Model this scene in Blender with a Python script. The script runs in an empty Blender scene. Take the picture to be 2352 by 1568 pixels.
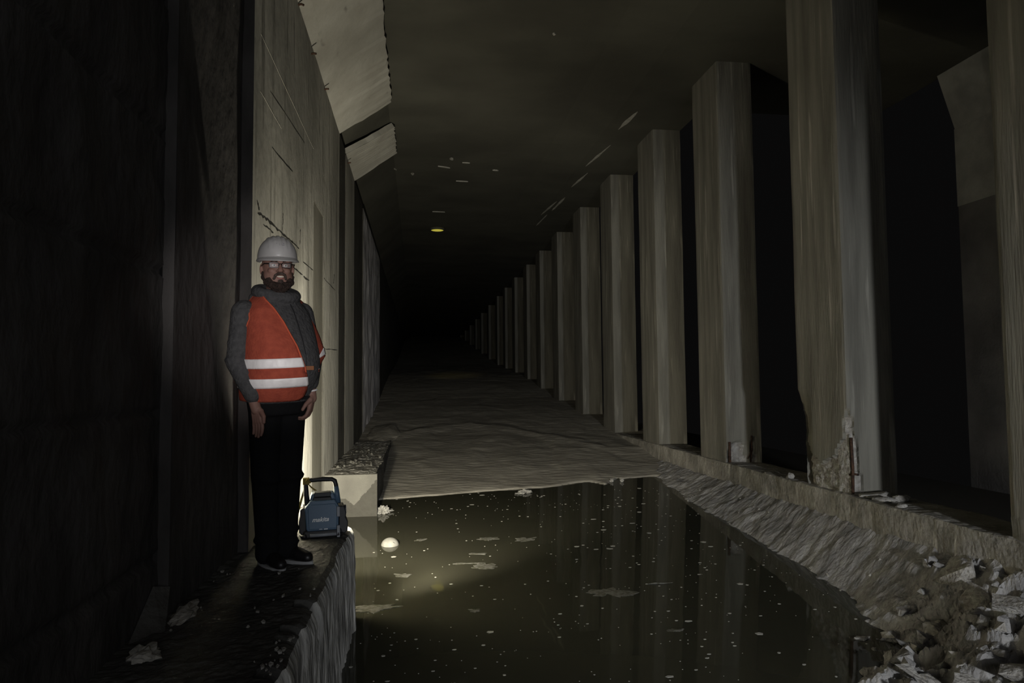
import bpy, bmesh, math, random
from mathutils import Vector, Matrix, noise
random.seed(7)
C = bpy.context.scene
COL = C.collection
R = math.radians
# ---------------------------------------------------------------- camera, world, light, exposure
ALPHA = R(3.9405)            # the tunnel runs downhill away from the camera
CAMZ = 2.04                  # lens above the water level (z = 0)
cd = bpy.data.cameras.new('camera'); cam = bpy.data.objects.new('camera', cd); COL.objects.link(cam)
cam.location = (0, 0, CAMZ); cam.rotation_euler = (R(90 - 0.694), 0, R(-7.843))
cd.sensor_width = 36; cd.lens = 24; cd.clip_start = 0.05; cd.clip_end = 300
C.camera = cam
w = bpy.data.worlds.new('world'); C.world = w; w.use_nodes = True
w.node_tree.nodes['Background'].inputs[0].default_value = (1, 0.97, 0.97, 1)
w.node_tree.nodes['Background'].inputs[1].default_value = 0.0026
C.view_settings.view_transform = 'Standard'; C.view_settings.look = 'None'
C.view_settings.gamma = 1; C.view_settings.use_curve_mapping = False
C.view_settings.exposure = 0.0

def TW(X, S, N):             # tunnel frame (across, along, up) -> world
    return Vector((X, S*math.cos(ALPHA) + N*math.sin(ALPHA), -S*math.sin(ALPHA) + N*math.cos(ALPHA) + CAMZ))
def WN(S, Z=0.0):            # height in the tunnel frame of world level Z
    return (Z - CAMZ + S*math.sin(ALPHA))/math.cos(ALPHA)

def aim(o, target):
    o.rotation_euler = (Vector(target) - o.location).to_track_quat('-Z', 'Y').to_euler()
def light(kind, name, loc, target, power, color, size=0.2, size_y=None, spot=60, blend=0.6, parent=None):
    l = bpy.data.lights.new(name, kind); l.energy = power; l.color = color
    if kind == 'AREA':
        l.size = size
        if size_y: l.shape = 'RECTANGLE'; l.size_y = size_y
    else:
        l.shadow_soft_size = size
    if kind == 'SPOT': l.spot_size = R(spot); l.spot_blend = blend
    o = bpy.data.objects.new(name, l); COL.objects.link(o); o.location = loc
    aim(o, target)
    return o
# lamp of a colleague standing behind the camera on the right
light('SPOT', 'second_work_lamp', TW(2.3, -4.5, -0.2), TW(3.3, 12, -2.1), 1700, (0.93, 0.96, 1.0), 0.16, spot=51, blend=1.0)
# small camera lamp, aimed at the person
light('SPOT', 'camera_lamp', TW(-0.12, 0.0, 0.02), TW(-0.78, 4.2, 0.42), 270, (1.0, 0.95, 0.93), 0.03, spot=21, blend=0.9)
# faint unseen fill behind the camera, added to lift the darkest areas
light('AREA', 'rear_fill_light', TW(2.2, -7, 1.4), TW(2.2, 0, 1.0), 95, (0.95, 0.97, 1.0), 6.0, 4.0)

# ---------------------------------------------------------------- helpers
def rgb(c): return (c[0], c[1], c[2], 1)
def mat(name, base, rough=0.8, metal=0.0, spec=0.3, ior=None, var=None, scale=4.0, bump=0.0, bscale=30.0,
        stretch=(1, 1, 1), detail=6, coords='Object', thresh=(0.35, 0.65), second=None, emit=None):
    m = bpy.data.materials.new(name); m.use_nodes = True
    nt = m.node_tree; N = nt.nodes; L = nt.links; b = N['Principled BSDF']
    b.inputs['Base Color'].default_value = rgb(base); b.inputs['Roughness'].default_value = rough
    b.inputs['Metallic'].default_value = metal; b.inputs['Specular IOR Level'].default_value = spec
    if ior: b.inputs['IOR'].default_value = ior
    if emit: b.inputs['Emission Color'].default_value = rgb(emit[0]); b.inputs['Emission Strength'].default_value = emit[1]
    tc = N.new('ShaderNodeTexCoord'); mp = N.new('ShaderNodeMapping'); mp.inputs['Scale'].default_value = stretch
    L.new(tc.outputs[coords], mp.inputs[0])
    if var:
        nz = N.new('ShaderNodeTexNoise'); nz.inputs['Scale'].default_value = scale; nz.inputs['Detail'].default_value = detail
        L.new(mp.outputs[0], nz.inputs['Vector'])
        cr = N.new('ShaderNodeValToRGB'); cr.color_ramp.elements[0].position = thresh[0]; cr.color_ramp.elements[1].position = thresh[1]
        cr.color_ramp.elements[0].color = rgb(var); cr.color_ramp.elements[1].color = rgb(base)
        L.new(nz.outputs[0], cr.inputs[0]); out = cr.outputs[0]
        if second:    # (colour, scale, stretch, lo, hi)
            mp2 = N.new('ShaderNodeMapping'); mp2.inputs['Scale'].default_value = second[2]; L.new(tc.outputs[coords], mp2.inputs[0])
            n2 = N.new('ShaderNodeTexNoise'); n2.inputs['Scale'].default_value = second[1]; n2.inputs['Detail'].default_value = 8
            L.new(mp2.outputs[0], n2.inputs['Vector'])
            r2 = N.new('ShaderNodeMapRange'); r2.inputs[1].default_value = second[3]; r2.inputs[2].default_value = second[4]
            L.new(n2.outputs[0], r2.inputs[0])
            mx = N.new('ShaderNodeMix'); mx.data_type = 'RGBA'; L.new(r2.outputs[0], mx.inputs[0])
            L.new(out, mx.inputs[6]); mx.inputs[7].default_value = rgb(second[0]); out = mx.outputs[2]
        L.new(out, b.inputs['Base Color'])
    if bump:
        nb = N.new('ShaderNodeTexNoise'); nb.inputs['Scale'].default_value = bscale; nb.inputs['Detail'].default_value = 8
        L.new(mp.outputs[0], nb.inputs['Vector'])
        bp = N.new('ShaderNodeBump'); bp.inputs['Strength'].default_value = bump; bp.inputs['Distance'].default_value = 0.02
        L.new(nb.outputs[0], bp.inputs['Height']); L.new(bp.outputs[0], b.inputs['Normal'])
    return m

M = {}
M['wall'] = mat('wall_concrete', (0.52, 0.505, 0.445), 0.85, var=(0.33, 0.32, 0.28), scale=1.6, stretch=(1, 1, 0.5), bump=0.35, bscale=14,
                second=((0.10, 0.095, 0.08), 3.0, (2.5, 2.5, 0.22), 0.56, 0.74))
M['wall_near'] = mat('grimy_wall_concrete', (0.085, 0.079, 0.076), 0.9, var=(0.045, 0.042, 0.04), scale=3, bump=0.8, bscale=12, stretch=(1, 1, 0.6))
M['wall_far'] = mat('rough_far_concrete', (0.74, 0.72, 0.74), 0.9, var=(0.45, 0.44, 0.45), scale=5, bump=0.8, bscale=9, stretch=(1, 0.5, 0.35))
M['recess'] = mat('dark_recess_concrete', (0.075, 0.072, 0.06), 0.85, var=(0.045, 0.042, 0.036), scale=2.5, bump=0.3)  # darker tone for the recess bands of the left wall
M['patch'] = mat('smooth_patch_concrete', (0.20, 0.19, 0.155), 0.85, var=(0.12, 0.115, 0.09), scale=2, stretch=(1, 1, 0.3), bump=0.2)
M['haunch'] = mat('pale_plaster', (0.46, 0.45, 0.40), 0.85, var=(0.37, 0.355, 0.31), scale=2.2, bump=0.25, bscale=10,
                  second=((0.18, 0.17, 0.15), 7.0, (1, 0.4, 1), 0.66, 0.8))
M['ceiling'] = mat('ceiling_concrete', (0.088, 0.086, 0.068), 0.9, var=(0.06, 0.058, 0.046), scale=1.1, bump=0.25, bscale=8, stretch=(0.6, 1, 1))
M['pillar'] = mat('pillar_concrete', (0.20, 0.193, 0.163), 0.85, var=(0.125, 0.12, 0.101), scale=3.0, stretch=(3, 3, 0.25), bump=0.3, bscale=20,
                  second=((0.40, 0.385, 0.33), 2.6, (6, 6, 0.35), 0.60, 0.78))
M['spall'] = mat('spalled_plaster', (0.40, 0.385, 0.355), 0.95, var=(0.22, 0.205, 0.18), scale=14, bump=1.0, bscale=40)
M['curb'] = mat('curb_concrete', (0.30, 0.285, 0.25), 0.9, var=(0.18, 0.17, 0.15), scale=5, bump=0.8, bscale=26,
                second=((0.42, 0.40, 0.35), 4.0, (4, 4, 0.8), 0.6, 0.75))
M['mortar'] = mat('rough_mortar', (0.33, 0.322, 0.31), 0.95, var=(0.16, 0.155, 0.15), scale=5, bump=1.0, bscale=22, stretch=(1, 1.6, 1))
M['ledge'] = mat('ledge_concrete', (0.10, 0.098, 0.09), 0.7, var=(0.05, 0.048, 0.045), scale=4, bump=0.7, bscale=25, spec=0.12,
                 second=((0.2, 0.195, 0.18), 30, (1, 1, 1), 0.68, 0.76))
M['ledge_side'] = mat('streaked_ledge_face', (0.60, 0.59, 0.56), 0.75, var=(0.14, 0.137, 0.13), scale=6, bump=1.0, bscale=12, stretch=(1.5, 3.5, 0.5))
M['block'] = mat('pale_block_concrete', (0.15, 0.145, 0.125), 0.85, var=(0.115, 0.11, 0.096), scale=4, bump=0.3)
M['stain'] = mat('damp_block_concrete', (0.062, 0.059, 0.048), 0.7, var=(0.05, 0.047, 0.038), scale=6, bump=0.3)
M['block_top'] = mat('block_top_concrete', (0.42, 0.40, 0.36), 0.9, var=(0.24, 0.23, 0.20), scale=6, bump=0.8, bscale=20)
M['sludge'] = mat('sludge', (0.38, 0.355, 0.30), 0.8, var=(0.24, 0.222, 0.187), scale=1.8, bump=1.0, bscale=10, stretch=(0.5, 1.6, 1), spec=0.3)
M['floor'] = mat('floor_silt', (0.06, 0.055, 0.045), 0.9)
M['white'] = mat('white_scrap', (0.40, 0.39, 0.36), 0.7, var=(0.26, 0.25, 0.23), scale=30, bump=0.6, bscale=60)
M['foam'] = mat('grey_scum', (0.125, 0.122, 0.108), 0.8, var=(0.062, 0.060, 0.043), scale=28, thresh=(0.42, 0.58))
M['speck'] = mat('pale_specks', (0.36, 0.35, 0.31), 0.8)
M['rust'] = mat('rusty_steel', (0.10, 0.055, 0.035), 0.8, var=(0.04, 0.025, 0.02), scale=30, bump=0.6, metal=0.3)
M['pale_line'] = mat('pale_board_line', (0.50, 0.485, 0.42), 0.9)
M['crack'] = mat('crack_grime', (0.018, 0.017, 0.014), 0.95)
M['lime'] = mat('lime_streak', (0.42, 0.41, 0.37), 0.9, var=(0.3, 0.29, 0.25), scale=12)

def water_mat():
    m = bpy.data.materials.new('murky_water'); m.use_nodes = True
    nt = m.node_tree; N = nt.nodes; L = nt.links; b = N['Principled BSDF']
    b.inputs['Base Color'].default_value = (0.040, 0.039, 0.027, 1)
    b.inputs['Roughness'].default_value = 0.035; b.inputs['IOR'].default_value = 1.37
    b.inputs['Specular IOR Level'].default_value = 0.5
    tc = N.new('ShaderNodeTexCoord'); nz = N.new('ShaderNodeTexNoise'); nz.inputs['Scale'].default_value = 2.2; nz.inputs['Detail'].default_value = 2
    L.new(tc.outputs['Object'], nz.inputs['Vector'])
    bp = N.new('ShaderNodeBump'); bp.inputs['Strength'].default_value = 0.06; bp.inputs['Distance'].default_value = 0.02
    L.new(nz.outputs[0], bp.inputs['Height']); L.new(bp.outputs[0], b.inputs['Normal'])
    return m
M['water'] = water_mat()

def obj(name, verts, faces, m, parent=None, smooth=False, tun=False, mats=None, fmat=None):
    me = bpy.data.meshes.new(name); me.from_pydata([tuple(v) for v in verts], [], faces); me.update()
    for mm in (mats or [m]): me.materials.append(mm)
    if fmat:
        for p, k in zip(me.polygons, fmat): p.material_index = k
    if smooth:
        for p in me.polygons: p.use_smooth = True
    o = bpy.data.objects.new(name, me); COL.objects.link(o)
    if parent: o.parent = parent
    elif tun:
        o.location = (0, 0, CAMZ); o.rotation_euler = (-ALPHA, 0, 0)
    return o
def recalc(o):
    bm = bmesh.new(); bm.from_mesh(o.data); bmesh.ops.recalc_face_normals(bm, faces=bm.faces); bm.to_mesh(o.data); bm.free(); return o
def tag(o, label=None, cat=None, group=None, kind=None):
    if label: o['label'] = label
    if cat: o['category'] = cat
    if group: o['group'] = group
    if kind: o['kind'] = kind
    return o
def empty(name, loc, rz=0, tilt=False):
    o = bpy.data.objects.new(name, None); COL.objects.link(o); o.empty_display_size = 0.1
    o.location = loc; o.rotation_euler = (-ALPHA if tilt else 0, 0, rz); return o
def box(x0, x1, y0, y1, z0, z1):
    v = [(x, y, z) for x in (x0, x1) for y in (y0, y1) for z in (z0, z1)]
    f = [(0, 1, 3, 2), (4, 6, 7, 5), (0, 4, 5, 1), (2, 3, 7, 6), (0, 2, 6, 4), (1, 5, 7, 3)]
    return v, f
class MB:
    def __init__(s): s.v = []; s.f = []; s.m = []
    def add(s, vf, k=0):
        n = len(s.v); s.v += [tuple(p) for p in vf[0]]; s.f += [tuple(i+n for i in q) for q in vf[1]]; s.m += [k]*len(vf[1]); return s
    def build(s, name, m, parent=None, smooth=False, tun=False, mats=None, bevel=0, seg=2):
        o = obj(name, s.v, s.f, m, parent, smooth, tun, mats, s.m if mats else None); recalc(o)
        if bevel:
            b = o.modifiers.new('bevel', 'BEVEL'); b.width = bevel; b.segments = seg; b.limit_method = 'ANGLE'; b.angle_limit = R(40)
        return o
def tube(pts, r, n=8, cap=True):
    pts = [Vector(p) for p in pts]; rs = r if isinstance(r, (list, tuple)) else [r]*len(pts)
    v = []; f = []
    up = None
    for i, p in enumerate(pts):
        d = (pts[min(i+1, len(pts)-1)] - pts[max(i-1, 0)]).normalized()
        if up is None: up = d.orthogonal().normalized()
        up = (up - d*up.dot(d)).normalized(); s = d.cross(up)
        for k in range(n):
            a = 2*math.pi*k/n; v.append(p + (up*math.cos(a) + s*math.sin(a))*rs[i])
    for i in range(len(pts)-1):
        for k in range(n):
            f.append((i*n+k, i*n+(k+1) % n, (i+1)*n+(k+1) % n, (i+1)*n+k))
    if cap: f.append(tuple(range(n))[::-1]); f.append(tuple(range((len(pts)-1)*n, len(pts)*n)))
    return v, f
def ellipsoid(c, r, nu=16, nv=10, rot=None):
    v = []; f = []
    c = Vector(c)
    for j in range(nv+1):
        t = math.pi*j/nv
        for i in range(nu):
            a = 2*math.pi*i/nu
            p = Vector((r[0]*math.sin(t)*math.cos(a), r[1]*math.sin(t)*math.sin(a), r[2]*math.cos(t)))
            if rot: p = rot @ p
            v.append(c+p)
    for j in range(nv):
        for i in range(nu):
            f.append((j*nu+i, (j+1)*nu+i, (j+1)*nu+(i+1) % nu, j*nu+(i+1) % nu))
    return v, f
def capsule(a, b, ra, rb, n=14, m=5):
    a = Vector(a); b = Vector(b); d = (b-a).normalized()
    pts = []; rs = []
    for k in range(m+1):
        t = math.pi/2*k/m; pts.append(a - d*ra*math.cos(t)); rs.append(max(ra*math.sin(t), 1e-4))
    for k in range(m+1):
        t = math.pi/2*k/m; pts.append(b + d*rb*math.sin(t)); rs.append(max(rb*math.cos(t), 1e-4))
    return tube(pts, rs, n)
def grid(fn, us, vs, flip=False):
    v = [fn(a, b) for b in vs for a in us]; n = len(us); f = []
    for j in range(len(vs)-1):
        for i in range(n-1):
            q = (j*n+i, j*n+i+1, (j+1)*n+i+1, (j+1)*n+i); f.append(q[::-1] if flip else q)
    return v, f
def lin(a, b, n): return [a+(b-a)*i/(n-1) for i in range(n)]
def fb(x, y, z, o=4): return noise.fractal(Vector((x, y, z)), 1.0, 2.0, o)
def interp(t, tab):
    if t <= tab[0][0]: return tab[0][1]
    for (a, p), (b, q) in zip(tab, tab[1:]):
        if t <= b: return p+(q-p)*(t-a)/(b-a)
    return tab[-1][1]

# ---------------------------------------------------------------- the setting
XL, XP, XPR, XQ = -1.03, 3.76, 4.23, 7.15
NC, NH, NL = 4.02, 3.30, -1.04
CORNER = 4.42
def struct(o): o['kind'] = 'structure'; return o
# left wall: panels and recesses, one mesh with three materials
mb = MB()
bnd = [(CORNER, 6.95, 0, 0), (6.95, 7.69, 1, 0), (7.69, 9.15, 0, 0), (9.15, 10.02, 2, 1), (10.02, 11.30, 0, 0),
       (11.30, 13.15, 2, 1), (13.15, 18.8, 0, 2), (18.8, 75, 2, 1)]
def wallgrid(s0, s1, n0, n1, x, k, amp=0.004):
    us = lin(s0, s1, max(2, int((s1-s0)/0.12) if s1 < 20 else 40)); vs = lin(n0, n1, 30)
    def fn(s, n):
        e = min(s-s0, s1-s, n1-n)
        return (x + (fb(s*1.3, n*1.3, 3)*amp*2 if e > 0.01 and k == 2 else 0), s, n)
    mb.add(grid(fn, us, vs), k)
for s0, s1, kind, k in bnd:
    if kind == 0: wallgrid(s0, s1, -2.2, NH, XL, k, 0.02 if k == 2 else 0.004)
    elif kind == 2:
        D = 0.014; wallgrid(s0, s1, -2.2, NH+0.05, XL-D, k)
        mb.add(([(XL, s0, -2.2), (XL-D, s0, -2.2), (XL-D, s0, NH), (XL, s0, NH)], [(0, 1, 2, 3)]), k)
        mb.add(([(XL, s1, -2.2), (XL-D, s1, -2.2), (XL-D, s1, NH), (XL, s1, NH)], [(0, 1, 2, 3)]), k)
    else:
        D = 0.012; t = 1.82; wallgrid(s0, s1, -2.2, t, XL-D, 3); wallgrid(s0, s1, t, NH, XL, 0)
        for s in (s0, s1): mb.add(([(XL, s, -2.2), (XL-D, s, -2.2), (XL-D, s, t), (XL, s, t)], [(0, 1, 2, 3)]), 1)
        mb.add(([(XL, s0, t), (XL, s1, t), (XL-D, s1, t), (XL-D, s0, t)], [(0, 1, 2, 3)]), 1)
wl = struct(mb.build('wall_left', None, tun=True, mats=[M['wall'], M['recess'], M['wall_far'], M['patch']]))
# near left wall and the buttress face that steps out of it
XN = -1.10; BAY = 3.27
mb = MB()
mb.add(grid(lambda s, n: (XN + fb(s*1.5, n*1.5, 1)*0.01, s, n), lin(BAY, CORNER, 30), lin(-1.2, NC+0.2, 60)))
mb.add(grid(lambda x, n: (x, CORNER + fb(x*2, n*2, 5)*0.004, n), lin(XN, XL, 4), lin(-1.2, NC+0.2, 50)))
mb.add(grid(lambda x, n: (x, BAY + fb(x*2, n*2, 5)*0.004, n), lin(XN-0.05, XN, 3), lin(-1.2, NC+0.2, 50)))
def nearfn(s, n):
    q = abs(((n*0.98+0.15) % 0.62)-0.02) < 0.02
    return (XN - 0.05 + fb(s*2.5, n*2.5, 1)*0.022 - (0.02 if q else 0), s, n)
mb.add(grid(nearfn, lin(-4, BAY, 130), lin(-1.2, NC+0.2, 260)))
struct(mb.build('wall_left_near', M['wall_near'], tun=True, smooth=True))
# ceiling with haunches
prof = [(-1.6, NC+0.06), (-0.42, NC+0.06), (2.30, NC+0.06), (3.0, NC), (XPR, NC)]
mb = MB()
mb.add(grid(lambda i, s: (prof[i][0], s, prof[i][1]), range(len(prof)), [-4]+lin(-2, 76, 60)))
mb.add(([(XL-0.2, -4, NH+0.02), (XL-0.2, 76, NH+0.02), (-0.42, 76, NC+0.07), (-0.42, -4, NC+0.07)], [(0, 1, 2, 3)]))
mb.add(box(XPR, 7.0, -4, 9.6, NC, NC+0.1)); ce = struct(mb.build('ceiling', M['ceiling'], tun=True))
# pale haunch panels between the wall and the ceiling
def haunch(name, w0, w1, r0, r1, seed):
    n = 160; v = []
    def ridge(t): return -0.372 + 0.016*fb(t*30, seed, 0)+0.022*fb(t*110, seed, 4)
    for i in range(n):
        t = i/(n-1); sw = w0+(w1-w0)*t; sr = r0+(r1-r0)*t
        e = 0.02*fb(i*.4, seed, 9) if 0 < i < n-1 else 0
        for j in range(8):
            q = j/7; s = sw+(sr-sw)*q; X = XL+(ridge(t)-XL)*q; Nn = NH+(NC-0.02-NH)*q
            s += 0.03*fb(j*.8, seed, t*0.01) if t in (0, 1) else 0
            v.append((X, s, Nn + (0.012*fb(s*1.2, X*2, 2)) - 0.01*math.sin(q*math.pi)))
    f = [(i*8+j, i*8+j+1, (i+1)*8+j+1, (i+1)*8+j) for i in range(n-1) for j in range(7)]
    m = len(v); v += [(x-0.045, s, q+0.07) for x, s, q in v]; f += [tuple(k+m for k in q)[::-1] for q in f]
    edge = [(i*8+7) for i in range(n)] ; 
    for a, b in zip(edge, edge[1:]): f.append((a, b, b+m, a+m))
    edge = [(i*8) for i in range(n)]
    for a, b in zip(edge, edge[1:]): f.append((b, a, a+m, b+m))
    for base in (0, (n-1)*8):
        for j in range(7): f.append((base+j, base+j+1, base+j+1+m, base+j+m))
    mbx = MB(); mbx.add((v, f)); return struct(mbx.build(name, M['haunch'], tun=True))
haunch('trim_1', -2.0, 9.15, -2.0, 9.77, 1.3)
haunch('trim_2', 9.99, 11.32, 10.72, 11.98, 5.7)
# far wall of the neighbouring passage, floors, mouth
mb = MB(); mb.add(grid(lambda s, n: (XQ+fb(s, n, 2)*0.01, s, n), lin(-2, 8.1, 60), lin(-2.5, NH, 20)))
mb.add(box(XQ, 14, 8.0, 8.1, -2.5, NC+.1))
struct(mb.build('wall_right', mat('stained_far_wall', (0.13, 0.125, 0.12), 0.9, var=(0.07, 0.067, 0.065), scale=1.3, bump=0.5), tun=True))
mb = MB(); mb.add(box(XPR-0.02, XQ, -3, 60, -1.9, -1.45)); struct(mb.build('floor_passage', M['floor'], tun=True))
mb = MB(); mb.add(box(-0.9, 5.0, -4, 40, -0.9, -0.55)); struct(mb.build('floor', M['floor']))

mb = MB(); mb.add(([(6.92, -4, NC), (6.92, 8.1, NC), (XQ, 8.1, NH), (XQ, -4, NH), (XQ, 8.1, NC), (XQ, -4, NC)], [(0, 1, 2, 3), (1, 4, 2)]))
mb.add(grid(lambda s, n: (XQ-.012, s, n), [0, 8.1], [2.25, NH])); struct(mb.build('trim_3', mat('grey_plaster', (0.28, 0.275, 0.25), 0.9, var=(0.19, 0.185, 0.17), scale=3, bump=0.3), tun=True))
# grime cracks and board marks on the left wall, as shallow parts of the wall
def wall_crack(pts, wdt, name='crack', m='crack'):
    v = []; f = []; P = []
    for (a, b) in zip(pts, pts[1:]):
        for k in range(6):
            t = k/6; P.append((a[0]+(b[0]-a[0])*t, a[1]+(b[1]-a[1])*t))
    P.append(pts[-1])
    rnd = random.Random(str(pts))
    for i, (s, n) in enumerate(P):
        e = wdt*(0.25+rnd.random())*(0.3 if i in (0, len(P)-1) else 1); j = wdt*(rnd.random()-.5)*1.5
        dx = P[min(i+1, len(P)-1)][0]-P[max(i-1, 0)][0]; dn = P[min(i+1, len(P)-1)][1]-P[max(i-1, 0)][1]
        l = math.hypot(dx, dn) or 1; nx, nn = -dn/l, dx/l
        v += [(XL+0.0012, s+nx*(j+e), n+nn*(j+e)), (XL+0.0012, s+nx*(j-e), n+nn*(j-e)), (XL-0.005, s+nx*(j+e*1.2), n+nn*(j+e*1.2)), (XL-0.005, s+nx*(j-e*1.2), n+nn*(j-e*1.2))]
    for i in range(len(P)-1):
        a = i*4; b = a+4; f += [(a, a+1, b+1, b), (a, b, b+2, a+2), (a+1, a+3, b+3, b+1)]
    return obj(name, v, f, M[m], parent=wl)
for p, wd in [([(4.54, 1.17), (4.61, 1.13)], .012), ([(4.56, 1.1), (4.86, 1.12), (5.24, 1.13)], .009), ([(4.73, 1.06), (5.05, 1.07)], .006),
              ([(5.39, 1.3), (5.4, 1.25), (5.38, 1.16)], .010), ([(5.24, 1.13), (5.73, 1.15), (6.12, 1.16)], .007), ([(6.18, 1.35), (6.16, 1.21)], .012),
              ([(6.33, 1.08), (6.93, 1.1)], .004), ([(6.36, 0.95), (6.69, 0.96)], .008), ([(7.72, 1.14), (8.76, 1.14)], .006), ([(8.66, 1.33), (8.54, 1.2)], .016),
              ([(5.78, 3.06), (5.82, 2.59)], .006), ([(6.54, 3.0), (6.58, 2.6)], .006), ([(7.33, 3.02), (7.28, 2.57)], .006),
              ([(4.9, 2.05), (6.38, 2.19)], .003), ([(4.98, 1.67), (5.78, 1.74)], .004), ([(5.74, 0.95), (6.31, 0.96)], .005), ([(5.16, 1.05), (5.49, 1.03)], .004),
              ([(7.75, 0.36), (9.0, 0.40)], .004), ([(7.75, 1.35), (7.8, 1.1)], .010), ([(8.0, 2.9), (8.2, 2.2)], .006), ([(8.9, 3.1), (8.9, 2.1)], .008)]:
    wall_crack(p, wd)
for n, a, b in [(2.31, 4.6, 6.9), (1.92, 4.6, 5.3)]:
    wall_crack([(a, n), (b, n+0.01)], .0018, 'board_mark', 'pale_line')
for i, (x, s, n) in enumerate([(XL, 5.98, 3.31), (XL, 6.72, 3.23), (XL, 7.66, 3.28), (XL, 10.18, 3.25)]):
    o = obj('rebar_stub', *tube([(0, 0, 0), (.035, -.01, .006), (.06, -.015, -.005+.005*i)], .010, 6), M['rust'], smooth=True)
    o.location = TW(x-0.01, s, n-0.03); o.rotation_euler = (-ALPHA, 0, 0)
    tag(o, ['rusty rebar stub at the top of the left wall, nearest the camera', 'rusty rebar stub at the wall top, second nearest of the four',
            'rusty rebar stub at the wall top halfway along the long pale ceiling panel', 'rusty rebar stub at the wall top beside the short far ceiling panel'][i], 'rebar', 'rebar stubs along the top of the left wall')
# lime streaks and flakes under the ceiling
rnd = random.Random(3)
def streak(x, s, n, l, wd, ang, dx=0):
    v = []; k = 7
    for i in range(k):
        t = i/(k-1)-.5; ww = wd*(1-abs(2*t)**2)*(0.5+rnd.random())+0.002
        px = x+t*l*math.sin(ang); ps = s+t*l*math.cos(ang)
        v += [(px-ww*math.cos(ang), ps+ww*math.sin(ang), n), (px+ww*math.cos(ang), ps-ww*math.sin(ang), n), (px-ww*math.cos(ang), ps+ww*math.sin(ang), n+.03), (px+ww*math.cos(ang), ps-ww*math.sin(ang), n+.03)]
    f = []
    for i in range(k-1):
        a = i*4; b = a+4; f += [(a, a+1, b+1, b), (a, b, b+2, a+2), (a+1, a+3, b+3, b+1)]
    return obj('lime_streak', v, f, M['lime'], parent=ce)
for x, s, l, wd, an in [(3.25, 10.1, .75, .035, -.1), (3.22, 11.8, 1.2, .018, -.12), (3.24, 13.3, 1.0, .02, -.1), (3.2, 15.2, 1.2, .03, -.05), (3.05, 15.6, 1.3, .02, -.1), (3.1, 16.8, 1.2, .02, -.05),
                        (0.62, 12.4, .12, .035, .3), (0.5, 12.9, .25, .012, 1.2), (0.45, 5.95, .06, .025, .6), (0.44, 6.5, .05, .02, .9), (0.9, 12.6, .14, .012, 1.5), (-0.5, 13.0, .4, .02, .5), (-.1, 13.4, .12, .03, 0),
                        (1.5, 13, .12, .018, 1.4), (0.9, 13.8, .25, .012, 1.5), (.5, 16.4, .3, .015, 1.5), (2.1, 6.1, .06, .012, 0), (1.6, 6.4, .04, .012, 1), (1.6, 7.7, .05, .012, 0)]:
    streak(x, s, (NC-0.006 if x > 3 else NC+0.042), l, wd, an)

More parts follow.
